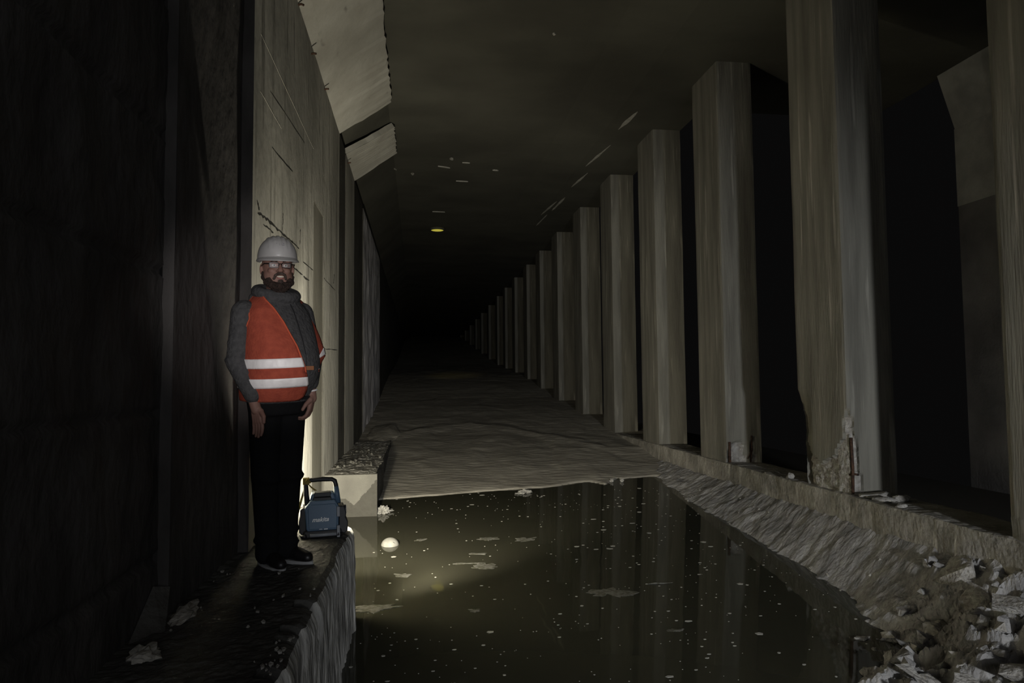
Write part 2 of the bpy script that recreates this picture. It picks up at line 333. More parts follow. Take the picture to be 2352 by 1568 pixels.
# ---------------------------------------------------------------- pillars
FAR = [3.96, 6.40, 8.82, 11.20, 13.65, 16.2, 18.9, 21.6, 24.2, 27.2, 30.2, 33.2, 37.2, 41.5, 45.7, 50.7, 56.0, 62.0]
LEN = 0.79
names = ['rightmost concrete pillar, cut off by the right edge of the picture beside the rubble',
         'large concrete pillar with a broken pale base and a rusty bar exposed at its corner',
         'concrete pillar with a pale broken foot and two thin rusty bars on the low curb, next beyond the badly broken pillar',
         'concrete pillar whose foot stands where the curb meets the edge of the water, third clear of the right edge']
for i, S1 in enumerate(FAR):
    S0 = S1-LEN if i < 9 else S1-LEN
    xs = XP; xe = XPR
    nb = -1.06 if i in (1, 2) else (-1.3 if i < 3 else (WN(S0, 0) - 0.25))
    zs = sorted(set([nb] + lin(nb, -0.1, 60 if i in (0, 1, 2) else 12) + lin(0.1, NC+0.05, 24)))
    per = []; nx_, ny_ = (14, 20) if i < 3 else (4, 6)
    for k in range(nx_): per.append((xs+(xe-xs)*k/nx_, S0, 0))
    for k in range(ny_): per.append((xe, S0+(S1-S0)*k/ny_, 1))
    for k in range(nx_): per.append((xe-(xe-xs)*k/nx_, S1, 2))
    for k in range(ny_): per.append((xs, S1-(S1-S0)*k/ny_, 3))
    cx, cy = (xs+xe)/2, (S0+S1)/2; n = len(per); v = []; dm = []
    for z in zs:
        for x, y, sd in per:
            r = 0.02
            dx = max(abs(x-cx)-((xe-xs)/2-r), 0); dy = max(abs(y-cy)-((S1-S0)/2-r), 0)
            if dx > 0 and dy > 0:
                l = math.hypot(dx, dy); x += (r*dx/l-dx)*(1 if x > cx else -1); y += (r*dy/l-dy)*(1 if y > cy else -1)
            d = 0.0; e = 0.006*fb(x*3, y*3+i, z*0.8)
            if i == 1:
                # broken corner: cone that widens downwards from z=-0.22 on the corner (xs, S0)
                hgt = max(0, min(1, (-0.22 - z)/0.8)); dist = math.hypot(max(x-xs, 0)*1.0, max(y-S0, 0)*1.0)
                wdt = 0.14*hgt**0.7+0.02*fb(z*9, 3, dist)
                if z < -0.2 and dist < wdt: d = (0.045+0.02*fb(x*22, y*22, z*18))*min(1, (wdt-dist)/0.03)
                lim = -0.80+0.35*((y-S0-0.42)/0.42)**2 + 0.04*fb(y*7, z*4, 1)   # U shaped damage along the foot
                if sd == 3 and z < lim: d = max(d, 0.035+0.02*fb(x*18, y*18, z*18))
                cut = max(0, min(1, (-0.12-z)/0.25))        # the far edge is broken back
                if sd in (2, 3) and y > S1-0.22: e -= 0.10*cut*((y-(S1-0.22))/0.22)*(0.8+0.4*fb(z*5, 1, 1))
            if i == 2:
                dd = math.hypot((x-xs-0.14)/0.15, (z+1.06)/0.30)
                if sd == 0 and dd < 1: d = 0.045*min(1, (1-dd)*4)+0.01*fb(x*20, z*20, 1)
                dd = math.hypot((x-xs-0.36)/0.05, (z+1.06)/0.34)
                if sd == 0 and dd < 1: d = max(d, 0.035*min(1, (1-dd)*4))
            if i == 0 and sd == 3 and z < -0.9: e += 0.01*fb(y*8, z*8, 2)
            px = x + (cx-x)/abs(cx-x+1e-9)*0 
            ox = {3: 1, 1: -1}.get(sd, 0); oy = {0: 1, 2: -1}.get(sd, 0)
            if i == 1 and d > 0 and x < xs+0.16 and y < S0+0.16: ox, oy = 0.7, 0.7
            v.append((x+ox*(d-e), y+oy*(d-e), z)); dm.append(1 if d > 0.012 else 0)
    f = []; fm = []
    for j in range(len(zs)-1):
        for k in range(n):
            q = (j*n+k, j*n+(k+1) % n, (j+1)*n+(k+1) % n, (j+1)*n+k); f.append(q); fm.append(1 if sum(dm[t] for t in q) >= 3 else 0)
    f.append(tuple(range(n))[::-1]); fm.append(0)
    if i < 4: lab = names[i]
    else:
        order = ['fourth', 'fifth', 'sixth', 'seventh', 'eighth', 'ninth', 'tenth', 'eleventh', 'twelfth', 'thirteenth', 'fourteenth', 'fifteenth', 'sixteenth', 'seventeenth'][i-4]
        lab = 'tall concrete pillar in the receding row, %s one beyond the cut-off pillar at the right edge' % order
    # origin at the pillar's foot
    base = Vector((cx, cy, nb)); v = [Vector(p)-base for p in v]
    o = obj('concrete_pillar', v, f, None, mats=[M['pillar'], M['spall']], fmat=fm); recalc(o)
    o.location = TW(*base); o.rotation_euler = (-ALPHA, 0, 0)
    if i < 3:
        for p in o.data.polygons: p.use_smooth = False
    tag(o, lab, 'pillar', 'concrete pillars along the right side of the tunnel')
    def local(x, s, nn): return Vector((x, s, nn))-base
    if i == 1:
        obj('rusty_bar', *tube([local(3.80, S0+0.012, -1.03), local(3.805, S0+0.01, -0.8), local(3.80, S0+0.012, -0.54)], 0.013, 8), M['rust'], parent=o, smooth=True)
        obj('rusty_bar', *tube([local(3.795, S0+0.05, -0.87), local(3.83, S0+0.0, -0.86), local(3.86, S0+0.02, -0.87)], 0.009, 8), M['rust'], parent=o, smooth=True)
    if i == 2:
        obj('rusty_bar', *tube([local(3.80, S0-0.006, -1.04), local(3.80, S0-0.004, -0.79)], 0.017, 8), M['rust'], parent=o, smooth=True)
        obj('rusty_bar', *tube([local(4.07, S0-0.004, -1.04), local(4.09, S0-0.012, -0.9), local(4.09, S0-0.004, -0.72)], 0.008, 8), M['rust'], parent=o, smooth=True)
        obj('rusty_bar', *tube([local(4.03, S0-0.012, -1.0), local(4.085, S0-0.02, -0.88)], 0.007, 8), M['rust'], parent=o, smooth=True)

# ---------------------------------------------------------------- curb along the pillars
def curbfn(u, s):
    # u 0..1 runs: foot of face -> top edge -> inner top edge
    top = -1.04+0.012*fb(s*2.2, 1, 1)+0.01*fb(s*9, 2, 2)
    prof = [(XP-0.035, -1.75), (XP-0.035, -1.35), (XP-0.03, -1.2), (XP-0.025, -1.08), (XP-0.018, -1.045), (XP, top), (XP+0.12, top), (XPR-0.05, top-0.005), (XPR+0.02, top-0.02), (XPR+0.02, -1.6)]
    x, n = prof[u]; 
    return (x+0.014*fb(s*4, n*4, 3), s, n+0.006*fb(s*12, x*12, 3))
v, f = grid(curbfn, range(10), lin(1.2, 13.6, 420))
o = obj('concrete_curb', v, f, M['curb'], tun=True, smooth=False); recalc(o)
tag(o, 'low rough concrete curb joining the feet of the nearest pillars on the right', 'curb')
for k, (x, s, sx, sy, sz, a) in enumerate([(3.90, 5.46, .17, .09, .035, .2), (3.83, 5.25, .11, .06, .03, -.3), (4.02, 5.3, .10, .07, .04, .7), (3.80, 5.02, .06, .045, .02, .4), (3.78, 6.62, .05, .04, .04, 0.1)]):
    bm = bmesh.new(); r2 = random.Random(k)
    for _ in range(22):
        p = Vector((r2.gauss(0, 1), r2.gauss(0, 1), r2.gauss(0, 1))).normalized(); bm.verts.new((p.x*sx, p.y*sy, p.z*sz))
    bmesh.ops.convex_hull(bm, input=bm.verts); me = bpy.data.meshes.new('concrete_slab'); bm.to_mesh(me); bm.free(); me.materials.append(M['spall'])
    o = bpy.data.objects.new('broken_slab', me); COL.objects.link(o); o.location = TW(x, s, -1.04+sz*0.6); o.rotation_euler = (-ALPHA, 0, a)
    tag(o, ['broad flat piece of plaster lying on the curb against the broken pillar', 'flat piece of plaster on the front edge of the curb before the broken pillar', 'grey plaster piece on the curb behind the broad flat one',
            'small plaster crumb on the curb edge, nearest the camera of its pile', 'pale lump on the curb at the far foot of the broken pillar'][k], 'rubble', 'broken plaster pieces on the curb')

# ---------------------------------------------------------------- mortar slope beside the curb, rubble at its near end
def xw(s): return interp(s, [(2.5, 2.35), (3.7, 2.85), (4.3, 3.12), (4.9, 3.33), (6.3, 3.34), (7.75, 3.28), (9.3, 3.34), (10.4, 3.5), (12, 3.6)])
def slope_n(x, s):
    nw = WN(s, 0.0); t = (XP-0.03-x)/(XP-0.03-xw(s)); hi = max(-1.27, nw-0.02)
    h = hi + t*(nw-hi) if t <= 1 else nw - (t-1)*0.18
    rub = max(0, min(1, (4.75-s)/0.8))
    lump = 0.05*fb(x*2.2, s*2.2, 1)+0.030*fb(x*6, s*9, 2)+0.014*noise.hetero_terrain(Vector((x*9, s*16, 3)), 1, 2, 4, 0.5)
    r = abs(fb(x*3.4+s*2.2, s*3.0-x*1.2, 7, 5)); big = 0.13*(0.34-r)*rub + 0.09*rub*fb(x*1.6, s*1.6, 9)+0.035*rub*fb(x*9, s*9, 4)
    return h + lump*(0.55+0.6*rub) + big
xs = lin(2.0, XP-0.015, 150); ss = lin(1.6, 11.0, 480)
v, f = grid(lambda x, s: (x, s, slope_n(x, s)), xs, ss)
o = obj('mortar_slope', v, f, M['mortar'], tun=True, smooth=False)
tag(o, 'rough grey mortar slope running from the curb down to the water and ending in rubble', 'slope', kind='stuff')
def chunk(x, s, size, seed, flat=0.55, dz=0.0, angs=None, m='spall'):
    bm = bmesh.new(); r2 = random.Random(seed)
    for _ in range(13):
        p = Vector((r2.uniform(-1, 1), r2.uniform(-1, 1), r2.uniform(-1, 1)))
        bm.verts.new((p.x*size*r2.uniform(.7, 1), p.y*size*0.8, p.z*size*flat))
    bmesh.ops.convex_hull(bm, input=bm.verts)
    for vv in [vv for vv in bm.verts if not vv.link_faces]: bm.verts.remove(vv)
    bmesh.ops.triangulate(bm, faces=bm.faces); bmesh.ops.subdivide_edges(bm, edges=bm.edges, cuts=3, use_grid_fill=True)
    for vv in bm.verts: vv.co += vv.co.normalized()*size*0.09*noise.fractal(vv.co*(1.6/size)*0.5+Vector((seed, 0, 0)), 1, 2, 4)
    me = bpy.data.meshes.new('concrete_chunk'); bm.to_mesh(me); bm.free(); me.materials.append(M[m])
    o = bpy.data.objects.new('concrete_chunk', me); COL.objects.link(o)
    o.location = TW(x, s, slope_n(x, s)+size*flat*0.35+dz); o.rotation_euler = angs or (r2.uniform(-.4, .4), r2.uniform(-.4, .4), r2.uniform(0, 6)); return o
big = [(3.62, 4.25, .17, 'pale', 'broad pale concrete chunk topping the rubble, just below the curb'), (3.30, 4.05, .12, '', 'flat grey concrete chunk left of the broad pale one at the top of the rubble'),
       (3.52, 3.95, .15, '', 'long leaning concrete chunk in the middle of the rubble below the broad pale one'), (3.45, 3.62, .14, '', 'angular concrete chunk at the right edge of the picture under the rightmost pillar'),
       (2.98, 3.42, .17, 'slab', 'tilted thin concrete slab with a straight light edge, lying in the rubble'), (3.12, 3.25, .13, '', 'blocky concrete chunk just right of the tilted thin slab'),
       (2.72, 3.55, .09, 'slab', 'small curved pale shard lying at the water edge of the rubble'), (2.85, 3.6, .07, '', 'small dull stone behind the curved pale shard'),
       (2.78, 3.12, .13, 'slab', 'long thin pale slab at the bottom of the picture, lowest of the rubble'), (3.12, 2.95, .12, '', 'pale concrete chunk in the bottom right corner of the picture')]
for k, (x, s, sz, kd, lab) in enumerate(big):
    o = chunk(x, s, sz, 40+k, 0.22 if kd == 'slab' else 0.5, 0.02, (0.35, -0.5, 0.9+k*.2) if kd == 'slab' else None)
    tag(o, lab, 'rubble', 'larger concrete chunks in the rubble')
r3 = random.Random(11)
for k in range(90):
    s = r3.uniform(2.6, 4.5); x = r3.uniform(max(2.55, xw(s)-0.25), 3.7)
    o = chunk(x, s, r3.choice([.03, .035, .045, .05, .06, .075]), 100+k, r3.choice([.4, .6, .8]), 0.0, None, r3.choice(['spall', 'mortar', 'mortar']))
    tag(o, 'small grey concrete fragment strewn in the rubble on the right bank', 'rubble', 'small fragments in the rubble')
for k in range(26):
    s = r3.uniform(4.6, 8.5); x = xw(s)+r3.uniform(-.05, .3)
    o = chunk(x, s, r3.choice([.012, .016, .02]), 300+k, .7)
    tag(o, 'pebble-sized crumb on the mortar slope beside the water', 'rubble', 'crumbs on the mortar slope')

# ---------------------------------------------------------------- ledge and block on the left
E0, E1 = -0.6, 5.12
def ledgefn(u, s):
    top = NL+0.006*fb(s*3, 1, 4)
    pr_ = [(-1.2, -2.3), (-1.2, top)]+[(x, top) for x in lin(-1.1, -0.56, 24)]+[(-0.515, top-0.004), (-0.485, top-0.02), (-0.47, top-0.05)]+[(-0.462+0.02*(k/26), top-0.05-k*0.036) for k in range(1, 30)]
    x, n = pr_[min(u, len(pr_)-1)]
    dz = 0; dxx = 0
    if 1 < u < 26: dz = 0.006*fb(x*9, s*9, 1)+0.004*fb(x*30, s*30, 1)+max(0, (-0.95-x))*0.15*abs(fb(x*6, s*5, 3))
    if u >= 25:
        wear = 0.03*fb(s*1.3, 2, 2)+0.018*fb(s*4, n*1.2, 4)+0.012*fb(s*16, n*2.5, 3)
        for cs, cw, cdp in ((3.38, .07, .07), (2.62, .06, .06), (3.05, .05, .03)):
            if abs(s-cs) < cw and n > -1.45: wear -= cdp*(1-abs(s-cs)/cw)*(1 if n > -1.2 else 0.4)
        if s < 3.9: wear -= 0.02*(3.9-s)*0.5
        dxx = wear if u > 27 else wear*0.7
        if u <= 27 and wear < -0.02: dz = wear*0.6
    return (x+dxx, s, n+dz)
NU = 58
v, f = grid(ledgefn, range(NU), lin(E0, E1, 330))
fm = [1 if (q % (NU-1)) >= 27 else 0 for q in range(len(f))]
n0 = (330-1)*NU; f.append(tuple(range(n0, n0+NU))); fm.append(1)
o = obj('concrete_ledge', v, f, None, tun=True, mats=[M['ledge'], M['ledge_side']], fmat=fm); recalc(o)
tag(o, 'dark narrow concrete ledge beside the water that carries the person and the work light', 'ledge')
# block further on
B0, B1 = 7.85, 12.3
mb = MB()
def stain(x): return interp(x, [(-1.03, .22), (-.86, .26), (-.79, .265), (-.71, .34), (-.63, .25), (-.55, .17), (-.48, .08), (-.45, .05)])
us = lin(-1.05, -0.455, 64); vs = lin(NL, -1.75, 80)
v, f = grid(lambda x, n: (x, B0+0.003*fb(x*6, n*6, 1), n), us, vs)
base = len(f)
for q, ff in enumerate(f):
    cxx = sum(v[t][0] for t in ff)/4; cz = sum(v[t][2] for t in ff)/4
    mb.m.append(1 if (NL-cz) > stain(cxx)+0.012*fb(cxx*20, cz*20, 2) else 0)
mb.v += v; mb.f += f
mb.add(grid(lambda x, s: (x+(0.03*fb(s*1.5, 3, 3)-0.012 if x > -.47 and s > B0+.1 else 0), s, NL+(0.012*fb(x*8, s*5, 2)+0.006*fb(x*25, s*20, 2) if s > B0+0.06 and s < 12 else 0)), us, lin(B0, B1, 160)), 2)
mb.add(grid(lambda n, s: (-0.455+(0.03*fb(s*1.5, 3, 3)-0.012 if s > B0+.1 else 0)+0.01*fb(s*7, n*3, 1)*(1 if s > B0+.05 else 0), s, n), lin(NL, -1.8, 20), lin(B0, B1, 120)), 3)
o = mb.build('concrete_block', None, tun=True, mats=[M['block'], M['stain'], M['block_top'], M['ledge']])
tag(o, 'pale concrete block with a damp stain on its end face, farther along the left wall', 'block')
r4 = random.Random(5)
for k in range(34):
    x = r4.uniform(-.98, -.5); s = r4.uniform(8.1, 10.6); sz = r4.choice([.008, .012, .016, .022])
    bm = bmesh.new(); bmesh.ops.create_icosphere(bm, subdivisions=1, radius=sz)
    for vv in bm.verts: vv.co *= r4.uniform(.6, 1.2)
    me = bpy.data.meshes.new('crumb'); bm.to_mesh(me); bm.free(); me.materials.append(M['block'])
    o = bpy.data.objects.new('concrete_crumb', me); COL.objects.link(o); o.location = TW(x, s, NL+sz*.7)
    tag(o, 'small concrete crumb lying on top of the pale block', 'rubble', 'crumbs on top of the block')
for k in range(46):
    if k < 22: x = -0.55+r4.uniform(-.06, .05); s = r4.uniform(2.55, 2.95)
    elif k < 36: x = r4.uniform(-.75, -.5); s = r4.uniform(3.0, 4.6)
    else: x = r4.uniform(-1.07, -.98); s = r4.uniform(2.7, 4.0)
    sz = r4.choice([.004, .006, .008, .011])
    bm = bmesh.new(); bmesh.ops.create_icosphere(bm, subdivisions=1, radius=sz)
    for vv in bm.verts: vv.co *= r4.uniform(.6, 1.3)
    me = bpy.data.meshes.new('crumb'); bm.to_mesh(me); bm.free(); me.materials.append(M['spall'])
    o = bpy.data.objects.new('concrete_crumb', me); COL.objects.link(o); o.location = TW(x, s, NL+sz*.7)
    tag(o, 'tiny pale crumb on the dark ledge in front of the person', 'rubble', 'crumbs on the dark ledge')
# debris at the foot of the near wall
def lump(name, loc, r, m, seed, lab, cat, amp=.35, fr=6.0, sub=3):
    bm = bmesh.new(); bmesh.ops.create_icosphere(bm, subdivisions=sub, radius=1)
    for vv in bm.verts:
        d = 1+amp*noise.fractal(vv.co*fr*0.3+Vector((seed, seed, 0)), 1, 2, 4); vv.co = Vector((vv.co.x*r[0], vv.co.y*r[1], vv.co.z*r[2]))*d
    me = bpy.data.meshes.new(name); bm.to_mesh(me); bm.free(); me.materials.append(m)
    o = bpy.data.objects.new(name, me); COL.objects.link(o); o.location = loc
    if lab: tag(o, lab, cat)
    return o
lump('mortar_heap', TW(-1.03, 2.82, NL+.01), (.05, .06, .03), M['block_top'], 3, 'small pale heap of mortar at the foot of the near wall, bottom left', 'rubble', .6)
lump('mortar_heap', TW(-1.04, 3.28, NL+.005), (.05, .12, .025), M['block_top'], 8, 'low streak of crumbled mortar at the wall foot behind the small pale heap', 'rubble', .6)
v = [(-1.15, 3.26, NL-.02), (-1.09, 3.26, NL+.14), (-1.04, 3.05, NL-.02), (-1.15, 2.95, NL-.02), (-1.14, 3.2, NL+.16)]
o = obj('mortar_fillet', v, [(0, 2, 1), (2, 4, 1), (2, 3, 4), (0, 1, 4), (0, 4, 3), (0, 3, 2)], M['ledge'], tun=True); recalc(o)
tag(o, 'small wedge of mortar smeared against the foot of the near wall', 'mortar')
lump('dirt_heap', TW(-0.62, 13.2, WN(13.2, .13)), (.34, 1.1, .10), M['sludge'], 4, 'rounded low heap of dirt beyond the far end of the pale block', 'heap', .2)

# ---------------------------------------------------------------- water, sludge
v, f = grid(lambda x, y: (x, y, 0), lin(-1.2, 4.0, 4), lin(-4, 9.9, 4))
o = obj('water', v, f, M['water']); tag(o, 'murky standing water between the ledge and the right bank', 'water', kind='stuff')
def shore(x): return interp(x, [(-1.1, 8.4), (-.4, 8.60), (.77, 8.84), (1.65, 8.98), (2.3, 9.22), (2.5, 9.0), (2.75, 9.34), (3.3, 9.44), (4, 9.5)])
def sludge(x, s):
    d = s-shore(x)-0.05*fb(x*1.5, 1, 1)
    z = interp(s, [(8.4, .10), (10, .13), (13.7, .16), (19, .23), (22, .40), (25, .50), (33, .52), (46, 1.02), (57, 1.5), (66, 1.85), (76, 2.2)])
    wx = fb(x*.5, s*.25, 3)*1.5; q = fb(x*.9+wx, s*.35+wx*.8, 8, 5)
    ridge = max(0, 1-abs((s-12.6-1.4*math.sin(x*1.1+.6)-.25*fb(x*2, s, 2)))/0.5)*0.035
    k = min(1, max(0, d/1.2))
    e = 0.022*q*k + ridge*k + 0.006*fb(x*6, s*3, 1)
    edge = 0.014*min(1, max(0, d)/0.04)
    zz = -0.05 if d < 0 else (edge + (z-0.014)*(1-math.exp(-d*0.6)) + e)
    # (x, world y) for a point at world height zz
    return (x, (s - zz*0 )*1.0, zz)
def sl(x, s):
    a = sludge(x, s); y = s*math.cos(ALPHA)+WN(s, a[2])*math.sin(ALPHA); return (x, y, a[2])
v, f = grid(sl, lin(-1.2, 4.6, 130), lin(8.3, 15, 300)+lin(15.05, 30, 160)+lin(30.5, 76, 60))
o = obj('sludge_bank', v, f, M['sludge'], smooth=True); tag(o, 'flat brown sludge bank filling the tunnel beyond the water', 'sludge', kind='stuff')

# ---------------------------------------------------------------- things in the water
def WX(x, s, z=0.0): return TW(x, s, WN(s, z))
bl = empty('foam_ball', WX(-.27, 6.79)); tag(bl, 'cracked white ball floating half sunk near the end of the ledge', 'ball')
mb = MB(); mb.add(ellipsoid((0, 0, -0.006), (.086, .086, .072), 32, 20)); mb.build('shell', mat('dull_white_shell', (0.27, 0.265, 0.24), 0.6, var=(0.2, 0.195, 0.175), scale=14), bl, smooth=True)
mb = MB(); mb.add(tube([(.03, -.058, .042), (.042, -.058, .033), (.052, -.056, .022), (.060, -.052, .012), (.068, -.048, .002)], .0022, 5)); mb.add(tube([(-.05, -.052, .032), (-.02, -.068, .030), (.02, -.068, .029), (.052, -.056, .022)], .0018, 5)); mb.build('crack', M['crack'], bl)
def crumple(loc, r, seed, lab, m='white'):
    o = lump('crumpled_paper', loc, r, M[m], seed, lab, 'litter', .9, 9, 4); return o
crumple(WX(-.40, 7.98, .02), (.075, .06, .045), 2, 'crumpled pale paper floating against the far corner of the block')
crumple(WX(1.36, 8.72, .015), (.07, .035, .022), 5, 'white crumpled scrap lying on the edge of the sludge bank')
crumple(WX(1.28, 8.66, .01), (.05, .02, .01), 6, 'flat torn white scrap just left of the crumpled one on the sludge edge')
crumple(WX(2.63, 9.18, .02), (.02, .02, .02), 7, 'left one of two small white pebbles at the sludge edge', 'white')
crumple(WX(2.77, 9.16, .02), (.02, .02, .02), 8, 'right one of two small white pebbles at the sludge edge', 'white')
def raft(x, s, rx, ry, seed, lab, m='foam', name='scum_patch', cat='scum', z=0.003):
    r = random.Random(seed); n = 42; top = []; 
    for i in range(n):
        a = 2*math.pi*i/n; q = 1+0.95*noise.fractal(Vector((math.cos(a)*1.6, math.sin(a)*1.6, seed)), 1, 2, 4)
        top.append((rx*q*math.cos(a), ry*q*math.sin(a), z))
    v = top+[(a*1.01, b*1.01, -0.004) for a, b, c in top]+[(0, 0, z*1.4)]
    f = [(i, (i+1) % n, 2*n) for i in range(n)]+[(i, i+n, (i+1) % n+n, (i+1) % n) for i in range(n)]
    o = obj(name, v, f, M[m]); recalc(o); o.location = WX(x, s); o.rotation_euler = (0, 0, r.uniform(-.3, .3)); tag(o, lab, cat); return o
raft(.58, 6.05, .10, .07, 1, 'grey scum patch floating at the right end of the lit water')
raft(.40, 6.15, .10, .015, 9, 'thin grey scum sliver left of the patch in the lit water')
raft(1.05, 6.77, .09, .05, 2, 'ragged grey scum patch with a white fleck, mid water')
raft(.68, 6.85, .08, .04, 12, 'dull scum patch left of the one with the white fleck')
raft(.55, 6.40, .08, .02, 13, 'narrow scum sliver behind the lit patch of water')
raft(-.13, 5.93, .065, .035, 3, 'oval pale scum patch near the shadow edge beside the ledge')
raft(1.46, 5.33, .16, .09, 4, 'wide dull scum patch on dark water right of the middle')
raft(-.35, 5.25, .17, .06, 5, 'wide faint scum patch on dark water close to the ledge')
raft(.41, 5.12, .035, .03, 7, 'small round grey scrap on the dark water right of the yellow reflection')
raft(.02, 6.9, .05, .02, 15, 'small grey scum patch right of the floating ball')
raft(1.75, 4.6, .05, .02, 16, 'small dull scum patch on the near dark water')
raft(.30, 3.80, .08, .04, 17, 'faint scum patch at the bottom edge of the picture')
o = obj('stick', *tube([(0, 0, 0), (.06, .002, .002), (.13, -.004, 0), (.21, .003, 0)], [.003, .006, .005, .002], 6), M['foam']); o.location = WX(1.85, 5.45, .003); tag(o, 'thin pale stick floating on the dark water in front of the pillar reflections', 'stick')
# fine specks: nobody could count them
mb = MB(); r5 = random.Random(21)
for k in range(800):
    s = 3.2+ (r5.random()**1.15)*5.6; x = r5.uniform(-.42, min(xw(s)-.05, 3.2))
    if fb(x*.7, s*.5, 3) < -0.25 and r5.random() < .6: continue
    rx = r5.choice([.003, .004, .005, .006, .010, .014]) if r5.random() < .95 else .03; ry = rx*r5.uniform(.3, .8)
    w0 = WX(x, s); n = 5; a0 = r5.random()
    tp = [(w0.x+rx*math.cos(a0+2*math.pi*i/n)*r5.uniform(.7, 1.2), w0.y+ry*math.sin(a0+2*math.pi*i/n), .0025) for i in range(n)]
    mb.add((tp+[(a, b, -.002) for a, b, c in tp], [tuple(range(n))]+[(i, i+n, (i+1) % n+n, (i+1) % n) for i in range(n)]))
o = mb.build('floating_specks', M['speck']); tag(o, 'fine pale specks scattered over the water', 'specks', kind='stuff')

# ---------------------------------------------------------------- round opening in the ceiling
hs = TW(.52, 18.24, NC+.05)
h = empty('ceiling_opening', hs, tilt=True); tag(h, 'small round opening in the dark ceiling glowing yellow from the light above', 'opening')
def disc(r, z, n=40): return [(r*math.cos(2*math.pi*i/n), r*math.sin(2*math.pi*i/n), z) for i in range(n)]
n = 40
v = disc(.165, -.05)+disc(.165, .0)+disc(.20, -.05)+disc(.20, .0); f = []
for i in range(n):
    j = (i+1) % n; f += [(i, j, j+n, i+n), (i+2*n, i+3*n, j+3*n, j+2*n), (i, i+2*n, j+2*n, j)]
obj('collar', v, f, M['ceiling'], h, smooth=False)
obj('glowing_pane', disc(.165, -.04), [tuple(range(n))], mat('yellow_daylight', (.5, .45, .1), emit=((0.62, 0.54, 0.07), 0.62)), h)
light('SPOT', 'opening_light', TW(.52, 18.24, NC-.08), TW(1.35, 25.5, 0.0), 60, (1.0, .85, .3), .15, spot=18, blend=1.0)

# ---------------------------------------------------------------- work light on the ledge
BLUE = mat('blue_plastic', (0.07, 0.12, 0.185), 0.45, spec=0.4); BLK = mat('black_plastic', (0.012, 0.012, 0.014), 0.5, spec=0.4)
GRY = mat('grey_plastic', (0.22, 0.23, 0.25), 0.4); WHT = mat('white_print', (0.8, 0.8, 0.8), 0.6); YEL = mat('yellow_strap', (0.26, 0.20, 0.045), 0.8, var=(0.16, 0.12, 0.03), scale=60)
LED = mat('led_panel', (0.9, 0.9, 0.8), 0.3, emit=((1.0, 0.96, 0.80), 6.0))
lp = empty('work_light', TW(-.64, 4.82, NL+.003), R(9), tilt=True)
tag(lp, 'blue and black cordless work light standing on the end of the ledge beside the person', 'work light')
def extr(poly, y0, y1):
    n = len(poly); v = [(x, y0, z) for x, z in poly]+[(x, y1, z) for x, z in poly]
    return v, [tuple(range(n)), tuple(range(n, 2*n))[::-1]]+[(i, i+n, (i+1) % n+n, (i+1) % n) for i in range(n)]
MB().add(box(-.125, .12, -.09, .09, .002, .05)).build('base', BLK, lp, bevel=.01)
MB().add(extr([(-.10, .045), (.095, .045), (.10, .06), (.103, .20), (.085, .232), (.08, .245), (-.085, .245), (-.09, .232), (-.118, .20), (-.108, .06)], -.085, .075)).build('housing', BLUE, lp, bevel=.010, seg=3)
MB().add(extr([(-.092, .058), (.088, .058), (.094, .195), (.078, .222), (-.082, .222), (-.098, .195)], -.092, -.080)).build('battery_cover', BLUE, lp, bevel=.005)
MB().add(extr([(-.085, .24), (.085, .24), (.07, .285), (-.072, .285)], -.04, .07)).build('top_hood', BLUE, lp, bevel=.008)
pz = MB(); pz.add(box(-.062, .055, -.062, -.03, .238, .262)); pz.add(box(-.058, .052, -.045, .03, .262, .292)); pz.build('control_panel', BLK, lp, bevel=.004)
hd = MB(); hp = [(-.098, -.02, .21), (-.107, -.02, .28), (-.110, -.02, .345), (-.103, -.02, .368), (-.08, -.02, .375), (0, -.02, .378), (.06, -.02, .374), (.078, -.02, .362), (.085, -.02, .335), (.092, -.02, .27), (.098, -.02, .21)]
hd.add(tube(hp, [.020, .018, .016, .016, .015, .016, .015, .016, .016, .018, .02], 10)); hd.build('handle', BLK, lp, smooth=True)
MB().add(tube([(.086, -.021, .325), (.092, -.021, .27), (.098, -.021, .215)], [.0175, .0195, .0215], 10)).build('handle_arm', BLUE, lp, smooth=True)
def head(sx):
    m = MB()
    m.add(extr([(.0, .03), (.035, .012), (.058, .03), (.06, .09), (.045, .12), (.05, .15), (.035, .195), (.0, .195)] if sx > 0 else
               [(.0, .03), (-.03, .018), (-.045, .04), (-.048, .11), (-.038, .15), (-.04, .185), (-.02, .20), (.0, .195)], -.06, .10))
    m.v = [(x+(.103 if sx > 0 else -.108), y, z) for x, y, z in m.v]
    hh = m.build('lamp_head', BLK, lp, bevel=.006)
    q = MB(); x0 = .106 if sx > 0 else -.150
    q.add(box(x0, x0+.046, .1005, .104, .04, .175)); q.build('led_panel', LED, hh)
    return hh
hr = head(1); hl_ = head(-1)
for a, b in ((.135, .200), (.0, .078)):
    g = MB(); g.add(box(.088, .108, -.105, -.085, a, b)); g.build('corner_guard', GRY, lp, bevel=.003)
k = MB(); k.add(([(0, 0, 0)], [])); 
kn = MB(); cv = tube([(.130, -.02, .165), (.150, -.02, .165)], .032, 20); kn.add(cv); kn.build('pivot_knob', BLK, lp)
kn = MB(); kn.add(tube([(.149, -.02, .165), (.153, -.02, .165)], .030, 20)); kn.build('knob_cap', GRY, lp)
ft = MB(); ft.add(tube([(-.085, -.095, .022), (.085, -.095, .022)], .011, 12)); ft.build('foot_bar', GRY, lp, smooth=True)
for sx in (-1, 1):
    g = MB(); g.add(tube([(sx*.10-.01, -.10, .022), (sx*.122-.01, -.09, .016), (sx*.13-.01, 0, .014), (sx*.122-.01, .10, .016)], .013, 8)); g.build('foot', BLK, lp, smooth=True)
